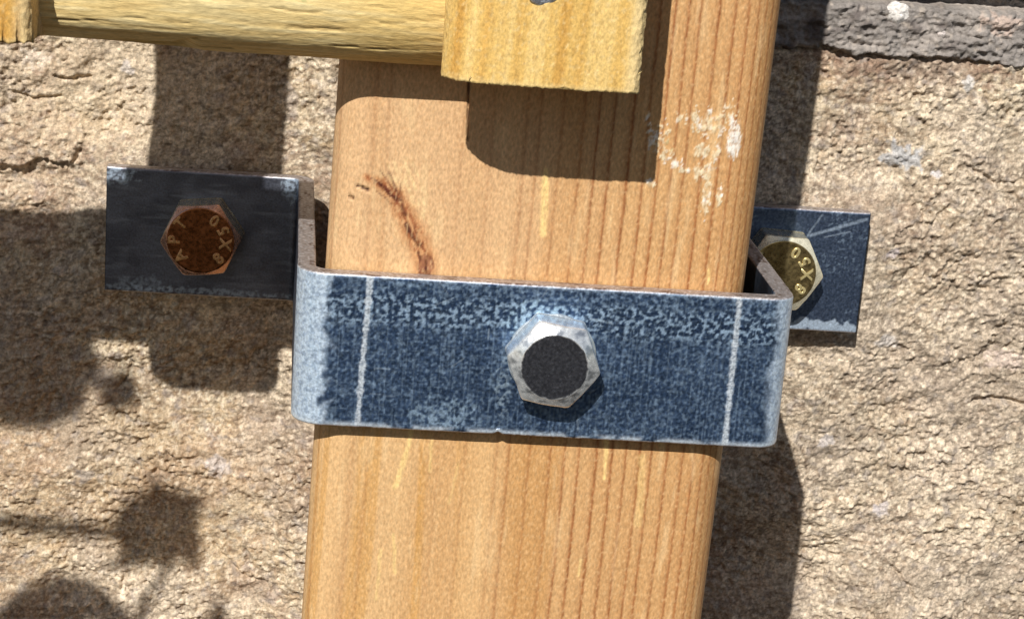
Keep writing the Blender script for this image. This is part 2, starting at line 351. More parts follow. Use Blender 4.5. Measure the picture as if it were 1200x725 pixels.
# ------------------------------------------------------------------ the timber post
POST_F = -67.7                              # y of its front face
def make_post():
    xl, xr, r, dep = -36.6, 32.9, 6.0, 60.0
    pr = []
    for x in np.arange(xl + r, xr - r, 0.2): pr.append((x, POST_F))
    def arc(cx, cy, a0, a1, n):
        for k in range(n): 
            a = a0 + (a1 - a0) * k / n
            pr.append((cx + r * math.cos(a), cy + r * math.sin(a)))
    arc(xr - r, POST_F + r, -math.pi / 2, 0, 44)
    for y in np.linspace(POST_F + r, POST_F + dep - r, 30, endpoint=False): pr.append((xr, y))
    arc(xr - r, POST_F + dep - r, 0, math.pi / 2, 8)
    pr += [(x, POST_F + dep) for x in np.linspace(xr - r, xl + r, 8, endpoint=False)]
    arc(xl + r, POST_F + dep - r, math.pi / 2, math.pi, 8)
    for y in np.linspace(POST_F + dep - r, POST_F + r, 30, endpoint=False): pr.append((xl, y))
    arc(xl + r, POST_F + r, math.pi, 1.5 * math.pi, 44)
    pr = np.array(pr); m = len(pr)
    zs = np.concatenate([np.arange(-190, -60, 6.0), np.arange(-60, 66, 0.3), np.arange(66, 191, 6.0)]); n = len(zs)
    PX = np.repeat(pr[None, :, 0], n, 0); PY = np.repeat(pr[None, :, 1], n, 0); Z = np.repeat(zs[:, None], m, 1)
    U = PX + np.where(PX > 0, 1, -1) * np.where((PX > xr - r) | (PX < xl + r), np.minimum(PY - POST_F, 40) * 0.8, 0)
    X = PX + 0.0170 * Z
    # fields are written in wall coordinates (x, z) as seen on the front face
    Xw = U + 0.0170 * Z
    wob = 0.9 * (fbm(Z * 0 + 3.3, Z, 60, 60, 2, 801) - 0.5) + 0.5 * (fbm(U, Z, 9, 70, 2, 803) - 0.5)
    base = np.ones(X.shape + (3,)) * srgb(198, 158, 110)
    tone = fbm(U, Z, 11, 160, 3, 811)
    base = lerp(base, srgb(210, 172, 122), sm(0.45, 0.7, tone) * 0.8)
    base = lerp(base, srgb(188, 143, 90), sm(0.5, 0.3, tone) * 0.8)
    # right half is browner, left half paler with honey-coloured streaks
    base = lerp(base, srgb(184, 140, 92), sm(-2, 24, U) * 0.65)
    base = lerp(base, srgb(208, 174, 128), sm(-12, -26, U) * 0.55)
    lean = U + 0.055 * Z + 0.0009 * (Z - 10) ** 2 * sm(-10, -30, U)
    hs = fbm(lean, Z * 0.5, 3.4, 120, 3, 821)
    base = lerp(base, srgb(196, 148, 80), sm(0.50, 0.62, hs) * sm(-8, -18, U) * sm(6, -22, Z) * 0.55)
    base = lerp(base, srgb(192, 148, 92), sm(0.52, 0.68, hs) * sm(-6, -16, U) * sm(-10, 15, Z) * 0.45)
    base = lerp(base, srgb(207, 172, 134), sm(6, 18, Z) * sm(16, -14, U) * 0.6)
    # latewood lines, position at z = -17 and strength
    lines = [(-30.4, .25, .5), (-28.0, .25, .4), (-16.4, .2, .25), (-11.6, .25, .3), (-6.2, .35, .38), (-4.2, .5, .3), (-0.6, .45, .3), (2.8, .55, .28),
             (5.2, .75, .26), (7.6, .8, .3), (10.5, .9, .32), (13.1, .8, .28), (15.5, .85, .28), (17.8, .8, .26), (19.7, .8, .24), (22.4, .85, .28),
             (25.0, .8, .26), (27.0, .75, .24), (28.9, .7, .24), (30.6, .65, .22), (32.4, .6, .25), (34.4, .6, .3), (36.8, .6, .3), (40, .6, .35), (44, .6, .35),
             (-38, .4, .4), (-41, .4, .4), (-45, .5, .4)]
    late = np.zeros(X.shape)
    for i, (x0, a, w) in enumerate(lines):
        jit = 0.16 * (vn(Z / 0.9 + 31 * i, Z * 0 + i, 831) - 0.5)
        d = (U + wob * (1.0 if x0 > -8 else 2.0) + jit + 0.3 * (vn(Z / 40 + i * 7, Z * 0 + 2.5, 833) - 0.5)) - x0
        prof = np.where(d > 0, np.exp(-(d / (w * 0.7)) ** 2), np.exp(-(d / (w * 2.5)) ** 2) * 0.40 + 0.60 * np.exp(-(d / (w * 0.8)) ** 2))
        late = np.maximum(late, a * prof * (0.72 + 0.5 * vn(Z / 22 + i * 3, Z * 0, 835)))
    late = np.clip(late, 0, 1) * (0.86 + 0.28 * vn(U / 0.5, Z / 0.7, 837))
    col = lerp(base, srgb(134, 72, 30), np.clip(late, 0, 1) * 0.95)
    flat = (PY < POST_F + r * 0.9)
    # spike knot: a reddish brown streak that ends in a small oval knot at the bracket
    kn = [(-30.6, 27.9), (-27.6, 26.5), (-25.5, 25.0), (-24.2, 22.6), (-22.8, 19.8), (-21.5, 17.2), (-20.4, 15.2), (-20.2, 13.4)]
    wx = Xw + 0.8 * (fbm(Xw, Z, 2, 2.6, 3, 841) - 0.5); wz = Z + 0.8 * (fbm(Xw, Z, 2, 2, 3, 843) - 0.5)
    d, t = segdist(wx, wz, kn)
    wide = 0.45 + 1.25 * np.sin(np.clip(t, 0, 1) * math.pi * 0.85) * 0.75 + 0.5 * t
    halo = sm(1.9, 0.6, d / wide) * flat
    col = lerp(col, srgb(184, 124, 76), halo * 0.62)
    fib = fbm(Xw + 0.45 * Z, Z, 0.6, 1.7, 2, 845)
    col = lerp(col, srgb(136, 74, 40), sm(1.15, 0.3, d / wide) * sm(0.40, 0.56, fib) * 0.85 * flat)
    core = [(-29.8, 27.7), (-27.4, 26.2), (-25.3, 24.3)]
    d2, t2 = segdist(wx, wz, core)
    col = lerp(col, srgb(96, 42, 26), sm(0.50, 0.12, d2 / (0.5 + 0.8 * t2) + 0.5 * (fib - 0.5)) * 0.95 * flat)
    for pts, w, a in (([(-24.6, 23.4), (-24.0, 22.0)], .32, .7), ([(-23.6, 20.4), (-23.2, 19.5)], .38, .95), ([(-23.0, 19.2), (-22.0, 17.8), (-21.6, 17.2)], .25, .85),
                      ([(-21.6, 17.0), (-20.9, 17.5)], .2, .6), ([(-21.4, 15.8), (-21.2, 15.0)], .22, .8), ([(-28.4, 26.9), (-26.5, 25.0), (-24.8, 24.3)], .2, .8),
                      ([(-26.9, 28.6), (-26.0, 26.8), (-25.2, 25.2)], .22, .7), ([(-28.2, 28.9), (-27.0, 27.2), (-25.9, 25.8)], .18, .55), ([(-28.8, 25.6), (-27.0, 24.4), (-26.2, 23.6)], .16, .5), ([(-24.9, 27.2), (-24.9, 25.4), (-24.3, 23.8)], .16, .5), ([(-22.4, 20.2), (-21.7, 18.2), (-20.7, 16.4)], .14, .5)):
        dd, _ = segdist(Xw + 0.3 * (fbm(Xw, Z, 1, 1, 2, 851) - 0.5), Z + 0.3 * (fbm(Xw, Z, 1, 1, 2, 853) - 0.5), pts)
        col = lerp(col, srgb(70, 26, 18), sm(w * 1.5, w * 0.5, dd) * a * flat)
    crack = np.zeros(X.shape)
    for pts, w in (([(-32.0, 26.15), (-31.2, 26.0), (-30.1, 25.65)], .24), ([(-33.7, 24.15), (-32.6, 24.1)], .2)):
        dd, _ = segdist(Xw, Z + 0.15 * (vn(Xw / .6, Z, 855) - 0.5), pts)
        k = sm(w * 1.4, w * 0.5, dd) * flat; crack = np.maximum(crack, k); col = lerp(col, srgb(58, 26, 18), k * 0.95)
    e = np.hypot((Xw + 20.1) / 1.2, (Z - 13.7) / 1.9) + 0.15 * (fbm(Xw, Z, 1, 1, 2, 857) - 0.5)
    col = lerp(col, srgb(142, 96, 70), sm(1.25, 0.75, e) * 0.85 * flat)
    col = lerp(col, srgb(90, 40, 30), sm(0.25, 0.05, np.abs(e - 0.95)) * 0.75 * sm(0.3, 0.6, fbm(Xw, Z, 1.2, 1.2, 2, 859)) * flat)
    dd, _ = segdist(Xw, Z, [(-20.15, 14.6), (-20.0, 12.6)]); col = lerp(col, srgb(76, 32, 26), sm(0.3, 0.08, dd) * flat)
    pale = sm(2.6, 0.6, np.abs(segdist(wx, wz, [(-25, 28), (-23.5, 24), (-22.5, 20)])[0] - 1.4)) * sm(0.45, 0.65, fib) * sm(0.9, 1.5, d / wide)
    col = lerp(col, srgb(238, 214, 160), pale * 0.5 * flat)
    # long fine crack beside the slat
    dd, _ = segdist(Xw, Z, [(-15.3, 52), (-15.2, 43.7), (-15.05, 40), (-14.75, 34.6)])
    k = sm(0.26, 0.06, dd) * flat; crack = np.maximum(crack, k); col = lerp(col, srgb(66, 36, 22), k * 0.9)
    # pale resin pockets
    for pts, w, a in (([(-2.0, 30.5), (-1.5, 20.2)], .62, .85), ([(11.7, -9.6), (12.1, -21.1)], .34, .8), ([(-20.6, -13.0), (-21.2, -18), (-22.8, -24.5)], .5, .7),
                      ([(-17.4, -15.1), (-17.2, -21.5)], .3, .5), ([(-22.6, -33), (-22.0, -40)], .3, .6), ([(-24.6, -36), (-24.9, -45)], .3, .5),
                      ([(-12.6, -20), (-13.6, -27)], .22, .35), ([(9.4, -36), (9.2, -39)], .25, .6), ([(18, -17), (18.6, -24), (18.4, -29)], .7, .35),
                      ([(26, 16), (26.1, 13.6)], .22, .8), ([(21.0, -14.3), (21.3, -15.0)], .35, .8)):
        dd, tt = segdist(Xw + 0.5 * (fbm(Xw, Z, 1.2, 3, 2, 861) - 0.5), Z, pts)
        col = lerp(col, srgb(232, 204, 138), sm(w * 1.3, w * 0.5, dd) * sm(0.25, 0.5, fbm(Xw, Z, 0.8, 2.2, 2, 863) + 0.1) * a * flat)
    # flaking whitish paint or mortar smear on the right of the face
    msk = np.zeros(X.shape)
    for x, z, rx, rz, a in ((15.6, 37.2, 2.4, 3.6, .75), (17.2, 34.2, 1.6, 2.2, .8), (20.0, 40.6, 2.4, 1.6, .7), (22.6, 39.8, 3.0, 3.0, .75), (24.8, 39.6, 1.8, 2.6, .8), (27.9, 37.2, 1.3, 3.1, 1.15),
                            (26.8, 41.4, 1.8, 3.2, .62), (22.6, 35.2, 1.9, 2.2, .85), (25.2, 35.4, 1.2, 2.6, .8), (20.2, 32.4, 1.5, 1.8, .75), (22.8, 31.8, 2.0, 2.2, .75),
                            (24.6, 32.0, 1.5, 2.6, .8), (24.4, 28.0, 1.2, 4.0, .78), (26.3, 28.2, .8, 2.8, .72), (14.9, 29.7, 1.2, .8, .8), (13.6, 39.8, 1.2, 1.4, .6), (18.6, 33.0, 1.2, 1.4, .7)):
        msk = np.maximum(msk, a * sm(1.15, 0.3, np.hypot((Xw - x) / rx, (Z - z) / rz)))
    fl = fbm(Xw, Z, 0.75, 1.0, 3, 871, 0.6)
    lace = 1 - np.abs(2 * fbm(Xw, Z, 0.8, 1.1, 2, 873) - 1) * 2.6
    stripe = vn(U / 1.1, Z / 14, 874)
    solid = sm(1.2, 0.75, np.hypot((Xw - 27.9) / 1.2, (Z - 37.2) / 3.0) + 0.9 * (fl - 0.5)) * sm(0.38, 0.5, fbm(Xw, Z, 0.6, 0.9, 2, 876))
    paint = np.maximum(sm(0.0, 0.20, msk * 1.1 - 0.54 + (lace - 0.6) * 0.40 + (fl - 0.5) * 1.7 + (stripe - 0.5) * 0.9) * (msk > 0.02) * (0.45 + 0.55 * sm(0.42, 0.6, fl)), solid) * flat
    edge = paint * sm(0.9, 0.3, paint)
    pc = np.ones(X.shape + (3,)) * srgb(222, 212, 182)
    pc = lerp(pc, srgb(240, 240, 236), sm(0.50, 0.66, fbm(Xw, Z, 1.6, 2.2, 2, 875)) * 0.9)
    pc = lerp(pc, srgb(236, 238, 236), 0.8 * sm(1.3, 0.8, np.hypot((Xw - 27.9) / 1.4, (Z - 37.2) / 3.2)))
    pc = lerp(pc, srgb(172, 158, 92), px_patch(Xw, Z, 18.6, 36.6, 1.6, 2.2, 877) * 0.7)
    col = lerp(col, pc, paint * 0.86); col = lerp(col, srgb(150, 118, 76), edge * 0.5)
    col = lerp(col, srgb(172, 124, 74), sm(0.40, 0.26, vn(Xw / 0.42, Z / 0.75, 879)) * 0.28 * flat)
    col = lerp(col, srgb(226, 192, 144), sm(0.62, 0.76, vn(Xw / 0.42 + 5, Z / 0.75, 880)) * 0.30 * flat)
    # handling dirt and pale scuffs
    sc = sm(0.60, 0.75, fbm(U, Z, 2.0, 18, 3, 881)); col = lerp(col, srgb(222, 192, 146), sc * 0.4)
    col = col * np.array([1.06, 1.04, 1.03])
    Yd = PY + (late * 0.0) + crack * 0.5 - paint * 0.10 * (0.4 + fl) + 0.05 * (fbm(U, Z, 0.7, 5, 2, 891) - 0.5) - 0.05 * late
    v = np.stack([X, Yd, Z], -1).reshape(-1, 3)
    f = grid_faces(n, m, True)
    o = mesh_obj('timber_post', v, [f, list(range(m - 1, -1, -1)), list(range((n - 1) * m, n * m))], M_post, None, col, origin=(-2, -38, -190))
    tag(o, 'planed pine post with rounded edges, brown knot streak and flaking white paint, behind the bracket', 'post')
make_post()

# ------------------------------------------------------------------ the zinc bracket
HB = 12.5; TH = 3.0
def fillet(corners, radii, step):
    """outer path (viewer side) through corners with rounded bends: points, left normals, length, corner tags"""
    P = []; 
    prev = np.array(corners[0], float)
    for i in range(1, len(corners)):
        cur = np.array(corners[i], float)
        if i < len(corners) - 1:
            nxt = np.array(corners[i + 1], float); r = radii[i - 1]
            a = (cur - np.array(corners[i - 1], float)); a /= np.linalg.norm(a)
            b = nxt - cur; b /= np.linalg.norm(b)
            ang = math.acos(np.clip(a @ b, -1, 1)); tl = r * math.tan(ang / 2)
            p0, p1 = cur - a * tl, cur + b * tl
            k = max(1, int(np.linalg.norm(p0 - prev) / step))
            for j in range(k): P.append(prev + (p0 - prev) * j / k)
            sgn = math.copysign(1, a[0] * b[1] - a[1] * b[0])
            nrm = np.array([-a[1], a[0]]) * sgn; c = p0 + nrm * r
            k = max(8, int(r * ang / step))
            for j in range(k):
                th = sgn * ang * j / k; q = p0 - c
                P.append(c + np.array([q[0] * math.cos(th) - q[1] * math.sin(th), q[0] * math.sin(th) + q[1] * math.cos(th)]))
            prev = p1
        else:
            k = int(np.linalg.norm(cur - prev) / step)
            for j in range(k + 1): P.append(prev + (cur - prev) * j / k)
    P = np.array(P); T = np.gradient(P, axis=0); T /= np.linalg.norm(T, axis=1)[:, None]
    N = np.stack([-T[:, 1], T[:, 0]], -1)
    s = np.concatenate([[0], np.cumsum(np.linalg.norm(np.diff(P, axis=0), axis=1))])
    return P, N, s
def make_bracket():
    root = thing('mounting_bracket', 'bent blue-grey zinc plated bracket wrapped around the timber post and fixed to wall', 'bracket', (0, 3, -HB))
    corners = [(-81.0, 0), (-44.0, 0), (-40.5, -71), (40.6, -71), (40.2, 0), (69.8, 0)]
    P, N, s = fillet(corners, (1.4, 5.2, 4.4, 1.4), 0.22)
    n = len(P)
    # cross-section: outer face bottom->top, bevelled top edge, inner face top->bottom, bevelled bottom edge
    bev = 0.35
    zf = np.linspace(-HB + bev, HB - bev, 112)
    sec = [(0, z) for z in zf] + [(bev * 0.3, HB - bev * 0.3)] + [(d, HB) for d in np.linspace(bev, TH - bev, 9)] + [(TH - bev * 0.3, HB - bev * 0.3)] \
        + [(TH, z) for z in np.linspace(HB - bev, -HB + bev, 12)] + [(TH - bev * 0.3, -HB + bev * 0.3)] + [(d, -HB) for d in np.linspace(TH - bev, bev, 9)] + [(bev * 0.3, -HB + bev * 0.3)]
    sec = np.array(sec); m = len(sec)
    D = np.repeat(sec[None, :, 0], n, 0); Zc = np.repeat(sec[None, :, 1], n, 0)
    Ss = np.repeat(s[:, None], m, 1)
    X = P[:, 0][:, None] + N[:, 0][:, None] * D; Y = P[:, 1][:, None] + N[:, 1][:, None] * D
    outer = (D < 0.05)
    dent = 0.10 * (fbm(Ss, Zc, 16, 12, 2, 901) - 0.5) + 0.04 * (fbm(Ss, Zc, 1.3, 1.3, 2, 903) - 0.5)
    Zr = Zc + 0.12 * (fbm(Ss, Zc * 0, 5, 5, 3, 905) - 0.5) * np.sign(Zc) * (np.abs(Zc) > HB - 0.5)
    X = X + N[:, 0][:, None] * dent; Y = Y + N[:, 1][:, None] * dent
    # nicks and one small burr on the lower edge of the front
    k = np.exp(-((X + 6.6) / 0.55) ** 2) * (Zc < -HB + 0.9) * (Y < -66); Zr = Zr + 0.35 * k
    Zr = Zr - 0.75 * sm(-4, -12.5, Zc) * np.clip((-Y - 10) / 50, 0, 1)
    # ------------ colour
    dark, mid, pale, white = srgb(58, 80, 116), srgb(92, 118, 156), srgb(160, 186, 212), srgb(222, 232, 240)
    grey = srgb(112, 116, 128)
    front = (Y < -65.2)
    weave = 0.5 + 0.8 * (0.28 * vn(Ss / 0.5, Zc / 1.0, 911) + 0.20 * vn(Ss / 1.0, Zc / 0.5, 913) + 0.52 * vn((Ss + 0.6 * Zc) / 0.62, (Zc - 0.6 * Ss) / 0.62, 914) - 0.5) * 2
    mot = 0.5 + 1.2 * (fbm(Ss, Zc, 0.85, 0.8, 2, 915, 0.55) - 0.5)
    cloud = fbm(Ss, Zc, 9, 7, 3, 917)
    col = np.ones(X.shape + (3,)) * mid
    col = lerp(col, dark, np.clip(sm(0.60, 0.36, weave) * 0.55 + sm(0.55, 0.4, cloud) * 0.25, 0, 1))
    col = lerp(col, pale, sm(0.58, 0.80, weave) * 0.40)
    col = lerp(col, pale, sm(0.52, 0.72, cloud) * sm(0.48, 0.66, mot) * 0.28)
    band = front * sm(10.9, 8.8, Zc + 0.25 * np.sin(X / 3)) * sm(3.0, 5.6, Zc + 1.6 * (fbm(Ss, Zc, 8, 8, 2, 919) - 0.5))
    band = np.maximum(band, front * sm(3, 11, Zc) * 0.45 * sm(-36, -30, X))
    col = lerp(col, dark * 0.9, band * sm(0.52, 0.40, mot) * 0.8)
    col = lerp(col, pale * 1.05, band * sm(0.50, 0.64, mot) * 0.8)
    # frosted bends and edges, paler still with sun highlights put into the colour
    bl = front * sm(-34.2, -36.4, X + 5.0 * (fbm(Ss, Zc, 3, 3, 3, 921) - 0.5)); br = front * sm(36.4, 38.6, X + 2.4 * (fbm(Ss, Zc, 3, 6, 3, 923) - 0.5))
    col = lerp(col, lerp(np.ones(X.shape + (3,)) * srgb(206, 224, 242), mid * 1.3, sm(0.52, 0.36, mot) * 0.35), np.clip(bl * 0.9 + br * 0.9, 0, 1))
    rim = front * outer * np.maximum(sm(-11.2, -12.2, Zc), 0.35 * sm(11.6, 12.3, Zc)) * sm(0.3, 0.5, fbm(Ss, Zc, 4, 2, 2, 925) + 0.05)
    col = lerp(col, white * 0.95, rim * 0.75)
    # smears round the bolt head and near the burr
    sx = front * px_patch(X, Zc, -1.5, 6.2, 5.5, 4.2, 931); col = lerp(col, srgb(170, 200, 222), sx * 0.55 * sm(0.35, 0.6, mot))
    sx = front * px_patch(X, Zc, -6.4, -5.5, 1.2, 6.0, 933); col = lerp(col, srgb(170, 192, 210), sx * 0.6 * sm(0.45, 0.6, mot))
    sx = front * px_patch(X, Zc, -15.5, -9.5, 6, 2.4, 935); col = lerp(col, srgb(165, 192, 216), sx * 0.6 * sm(0.40, 0.58, mot))
    br_l = sm(0.60, 0.72, vn(Ss / 26, Zc / 0.35, 937)) * 0.10 + sm(0.62, 0.74, vn(Ss / 0.35, Zc / 16, 939)) * 0.24
    col = lerp(col, pale, front * br_l)
    col = lerp(col, pale, front * sm(0.66, 0.78, vn(Ss / 1.6, Zc / 1.4, 940)) * 0.25)
    # the two scribed white lines
    for x0, x1 in ((-28.9, -29.7), (30.9, 31.1)):
        xc = x0 + (x1 - x0) * (HB - Zc) / 25 + 0.10 * (vn(Zc / 1.2, Zc * 0, 941) - 0.5)
        w = 0.62 + 0.20 * (vn(Zc / 0.9 + x0, Zc * 0, 943) - 0.5) * 2
        k = front * sm(w, w - 0.28, np.abs(X - xc)) * (0.55 + 0.45 * sm(0.3, 0.6, vn(X / 0.5, Zc / 0.35, 945)))
        col = lerp(col, srgb(206, 216, 226), np.clip(k, 0, 1) * 0.95)
    # scratches
    rs = np.random.RandomState(5)
    for i in range(16):
        x0, z0 = rs.uniform(-34, 36), rs.uniform(-11, 11); a = rs.uniform(0, 3.14); l = rs.uniform(0.8, 4)
        dd, _ = segdist(X, Zc, [(x0, z0), (x0 + l * math.cos(a), z0 + l * math.sin(a) * 0.6)])
        col = lerp(col, srgb(196, 214, 228), front * sm(0.17, 0.05, dd) * rs.uniform(0.15, 0.45))
    # the tabs: smoother, greyer on the left, its sunlit top corners painted pale; blue with diagonal scratches on the right
    tl = (X < -43) & (Y > -2); tr = (X > 42) & (Y > -2)
    col = np.where(tl[..., None], lerp(lerp(np.ones(X.shape + (3,)) * srgb(112, 118, 134), srgb(92, 96, 110), sm(0.4, 0.6, cloud) * 0.8), srgb(140, 148, 164), sm(0.58, 0.75, fbm(Ss, Zc, 9, 1.2, 2, 951)) * 0.4), col)
    k = tl * px_patch(X, Zc, -79.0, 11.0, 4.0, 2.2, 953) + tl * px_patch(X, Zc, -45.2, 10.6, 2.2, 3.2, 955) + tl * 0.7 * px_patch(X, Zc, -60, -12, 22, 1.3, 957) + tl * 0.5 * px_patch(X, Zc, -74, -11, 5, 2.0, 958)
    col = lerp(col, srgb(186, 206, 228), np.clip(k, 0, 1) * 0.7 * sm(0.3, 0.6, mot))
    col = np.where(tr[..., None], lerp(lerp(np.ones(X.shape + (3,)) * srgb(98, 114, 142), srgb(70, 86, 114), sm(0.6, 0.4, weave) * 0.7), srgb(150, 172, 198), sm(0.55, 0.7, mot) * sm(0.45, 0.65, cloud) * 0.6), col)
    for pts, w, a in (([(58, 7.2), (62, 8.6), (69, 11.2)], .5, .5), ([(60, 11.5), (57.5, 7)], .3, .4), ([(59, 4), (60.4, -6)], .25, .3), ([(61, 7), (66, 8.5)], .2, .5)):
        dd, _ = segdist(X + 0.5 * (fbm(X, Zc, 3, 3, 2, 961) - 0.5), Zc, pts); col = lerp(col, srgb(186, 204, 224), tr * sm(w, w * 0.3, dd) * a)
    col = lerp(col, srgb(190, 208, 228), np.clip(tr * px_patch(X, Zc, 61, -11.4, 11, 1.6, 963), 0, 1) * 0.75)
    # legs
    leg = (Y >= -64) & (Y <= -2); col = np.where(leg[..., None], lerp(np.ones(X.shape + (3,)) * srgb(96, 108, 128), srgb(70, 78, 94), sm(0.4, 0.6, cloud)), col)
    # sheared edge: raw brownish steel with bright flecks
    ec = lerp(lerp(np.ones(X.shape + (3,)) * srgb(188, 180, 178), srgb(128, 108, 98), sm(0.54, 0.7, fbm(Ss, D, 5, 1.1, 3, 971))), srgb(218, 216, 220), sm(0.52, 0.68, fbm(Ss, D, 0.8, 0.6, 2, 973)) * 0.8)
    ed = (np.abs(Zc) > HB - bev * 0.5) & (D > 0.05)
    col = np.where(ed[..., None], ec, col)
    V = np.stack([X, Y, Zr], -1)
    # split where the straight runs meet the bends
    s1 = np.argmin(np.hypot(P[:, 0] + 43.9, P[:, 1] + 3.0)); s2 = np.argmin(np.hypot(P[:, 0] + 40.9, P[:, 1] + 62))
    s3 = np.argmin(np.hypot(P[:, 0] - 40.6, P[:, 1] + 62)); s4 = np.argmin(np.hypot(P[:, 0] - 40.2, P[:, 1] + 3.0))
    jmat = np.array([1 if (abs(sec[j][1]) > HB - 0.2 and abs(sec[(j + 1) % m][1]) > HB - 0.2) else 0 for j in range(m)])
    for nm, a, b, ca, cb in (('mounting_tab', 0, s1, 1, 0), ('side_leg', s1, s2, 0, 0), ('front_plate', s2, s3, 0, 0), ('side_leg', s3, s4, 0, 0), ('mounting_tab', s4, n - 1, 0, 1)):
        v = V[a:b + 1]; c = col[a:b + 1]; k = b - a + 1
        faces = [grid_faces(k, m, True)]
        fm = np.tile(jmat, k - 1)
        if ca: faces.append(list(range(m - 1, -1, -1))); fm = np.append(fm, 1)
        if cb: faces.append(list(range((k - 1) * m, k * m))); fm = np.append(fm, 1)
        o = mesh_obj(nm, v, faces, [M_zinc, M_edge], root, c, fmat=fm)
        if nm == 'front_plate': o['label'] = 'mottled blue front plate with two white scribed lines'
    return root
make_bracket()

# ------------------------------------------------------------------ hex bolts
def hex_head(AF, H, r0, rot, chamf, cols, seed, marks):
    """polar mesh of a chamfered hexagon head, axis towards -y, base at y = 0"""
    nt = 168
    th = np.linspace(0, 2 * math.pi, nt, endpoint=False)
    a = (th - rot + math.pi / 6) % (math.pi / 3) - math.pi / 6
    Rh = (AF / 2) / np.cos(a)
    # soften the six corners
    Rh = np.minimum(Rh, AF / 2 / math.cos(math.pi / 6) * 0.985)
    rows = []; kind = []
    for q in np.linspace(0.03, 1, 26): rows.append((np.full(nt, r0 * q), np.full(nt, H))); kind.append(0)
    rows.append((np.full(nt, r0 + 0.12), np.full(nt, H - 0.03))); kind.append(1)
    zc = H - np.maximum(Rh - r0, 0) * math.tan(math.radians(chamf))
    for q in np.linspace(0.15, 1, 7):
        rows.append((r0 + (Rh - r0) * q, H + (zc - H) * q)); kind.append(1)
    rows.append((Rh + 0.06, zc - 0.10)); kind.append(2)
    for q in np.linspace(0.1, 0.88, 8): rows.append((Rh + 0.08, (zc - 0.10) * (1 - q))); kind.append(2)
    for q, yq in ((0.0, 0.50), (0.12, 0.46), (0.14, 0.0)): rows.append((np.maximum(Rh + 0.08, AF / 2 + (0.45 if marks else 0.1)) + q, np.full(nt, yq))); kind.append(3)
    r = np.array([q[0] for q in rows]); y = np.array([q[1] for q in rows]); kind = np.array(kind)[:, None] + 0 * r
    T = np.repeat(th[None, :], len(rows), 0)
    X = r * np.cos(T); Z = r * np.sin(T)
    n1 = fbm(X + 40 * seed, Z, 1.4, 1.4, 3, 1000 + seed); n2 = fbm(X + 7, Z + y * 2, 0.6, 0.6, 2, 1010 + seed)
    yy = y + 0.04 * (n1 - 0.5) * (kind < 1.5)
    dent = 0.10 * (fbm(X * 1.0 + 20 * seed, Z + y, 2.6, 2.6, 2, 1020 + seed) - 0.5) * (kind > 0.5); X = X + dent * np.cos(T); Z = Z + dent * np.sin(T)
    col = np.where((kind < 0.5)[..., None], cols[0], np.where((kind < 1.5)[..., None], cols[1], cols[2])) * np.ones(X.shape + (3,))
    col = col * (0.8 + 0.4 * n1)[..., None] * (0.85 + 0.3 * n2)[..., None]
    if marks: 
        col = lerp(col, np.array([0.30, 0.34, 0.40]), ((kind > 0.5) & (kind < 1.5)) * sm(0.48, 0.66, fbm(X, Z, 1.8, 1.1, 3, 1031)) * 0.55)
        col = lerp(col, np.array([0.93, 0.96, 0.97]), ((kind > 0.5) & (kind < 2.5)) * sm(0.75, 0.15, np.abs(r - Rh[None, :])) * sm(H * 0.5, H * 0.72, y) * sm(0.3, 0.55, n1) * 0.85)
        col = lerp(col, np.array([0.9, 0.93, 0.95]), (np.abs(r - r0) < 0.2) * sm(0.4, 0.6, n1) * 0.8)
    if marks:                                            # faint turning rings and white flecks on the face
        ring = (0.5 + 0.5 * np.sin(r * 11 + 7 * n1)) * sm(0.3, 0.6, n1)
        yy = yy - 0.018 * ring * (kind < 0.5)
        col = lerp(col, srgb(150, 155, 170), (kind < 0.5) * np.clip(sm(0.54, 0.70, n2) * 0.65 + sm(0.62, 0.78, vn(r / 0.28, T * 5, 1041)) * 0.35, 0, 1))
    nr = len(rows); v = np.stack([X, -yy, Z], -1).reshape(-1, 3)
    return v, [grid_faces(nr, nt, True)[:, ::-1].copy(), list(range(nt))], col
def shank(r, l, c):
    n = 28; th = np.linspace(0, 2 * math.pi, n, endpoint=False)
    ys = np.linspace(-0.5, l, 40)
    rr = r + 0.25 * np.sin(ys * 5.0)
    v = np.stack([rr[:, None] * np.cos(th), ys[:, None] + 0 * th, rr[:, None] * np.sin(th)], -1).reshape(-1, 3)
    return v, [grid_faces(40, n, True), list(range(n)), list(range(39 * n + n - 1, 39 * n - 1, -1))], np.ones((len(v), 3)) * c
_glyph = {}
def glyph(ch):
    if ch not in _glyph:
        cu = bpy.data.curves.new('letter', 'FONT'); cu.body = ch; cu.size = 3.1 * S; cu.extrude = 0.16 * S
        cu.bevel_depth = 0.09 * S; cu.bevel_resolution = 1; cu.offset = 0.03 * S; cu.align_x = 'CENTER'; cu.align_y = 'CENTER'
        t = bpy.data.objects.new('letter', cu); C.objects.link(t)
        dg = bpy.context.evaluated_depsgraph_get()
        me = bpy.data.meshes.new_from_object(t.evaluated_get(dg)); me.name = 'raised_letter'
        bpy.data.objects.remove(t); bpy.data.curves.remove(cu)
        _glyph[ch] = me
    return _glyph[ch]
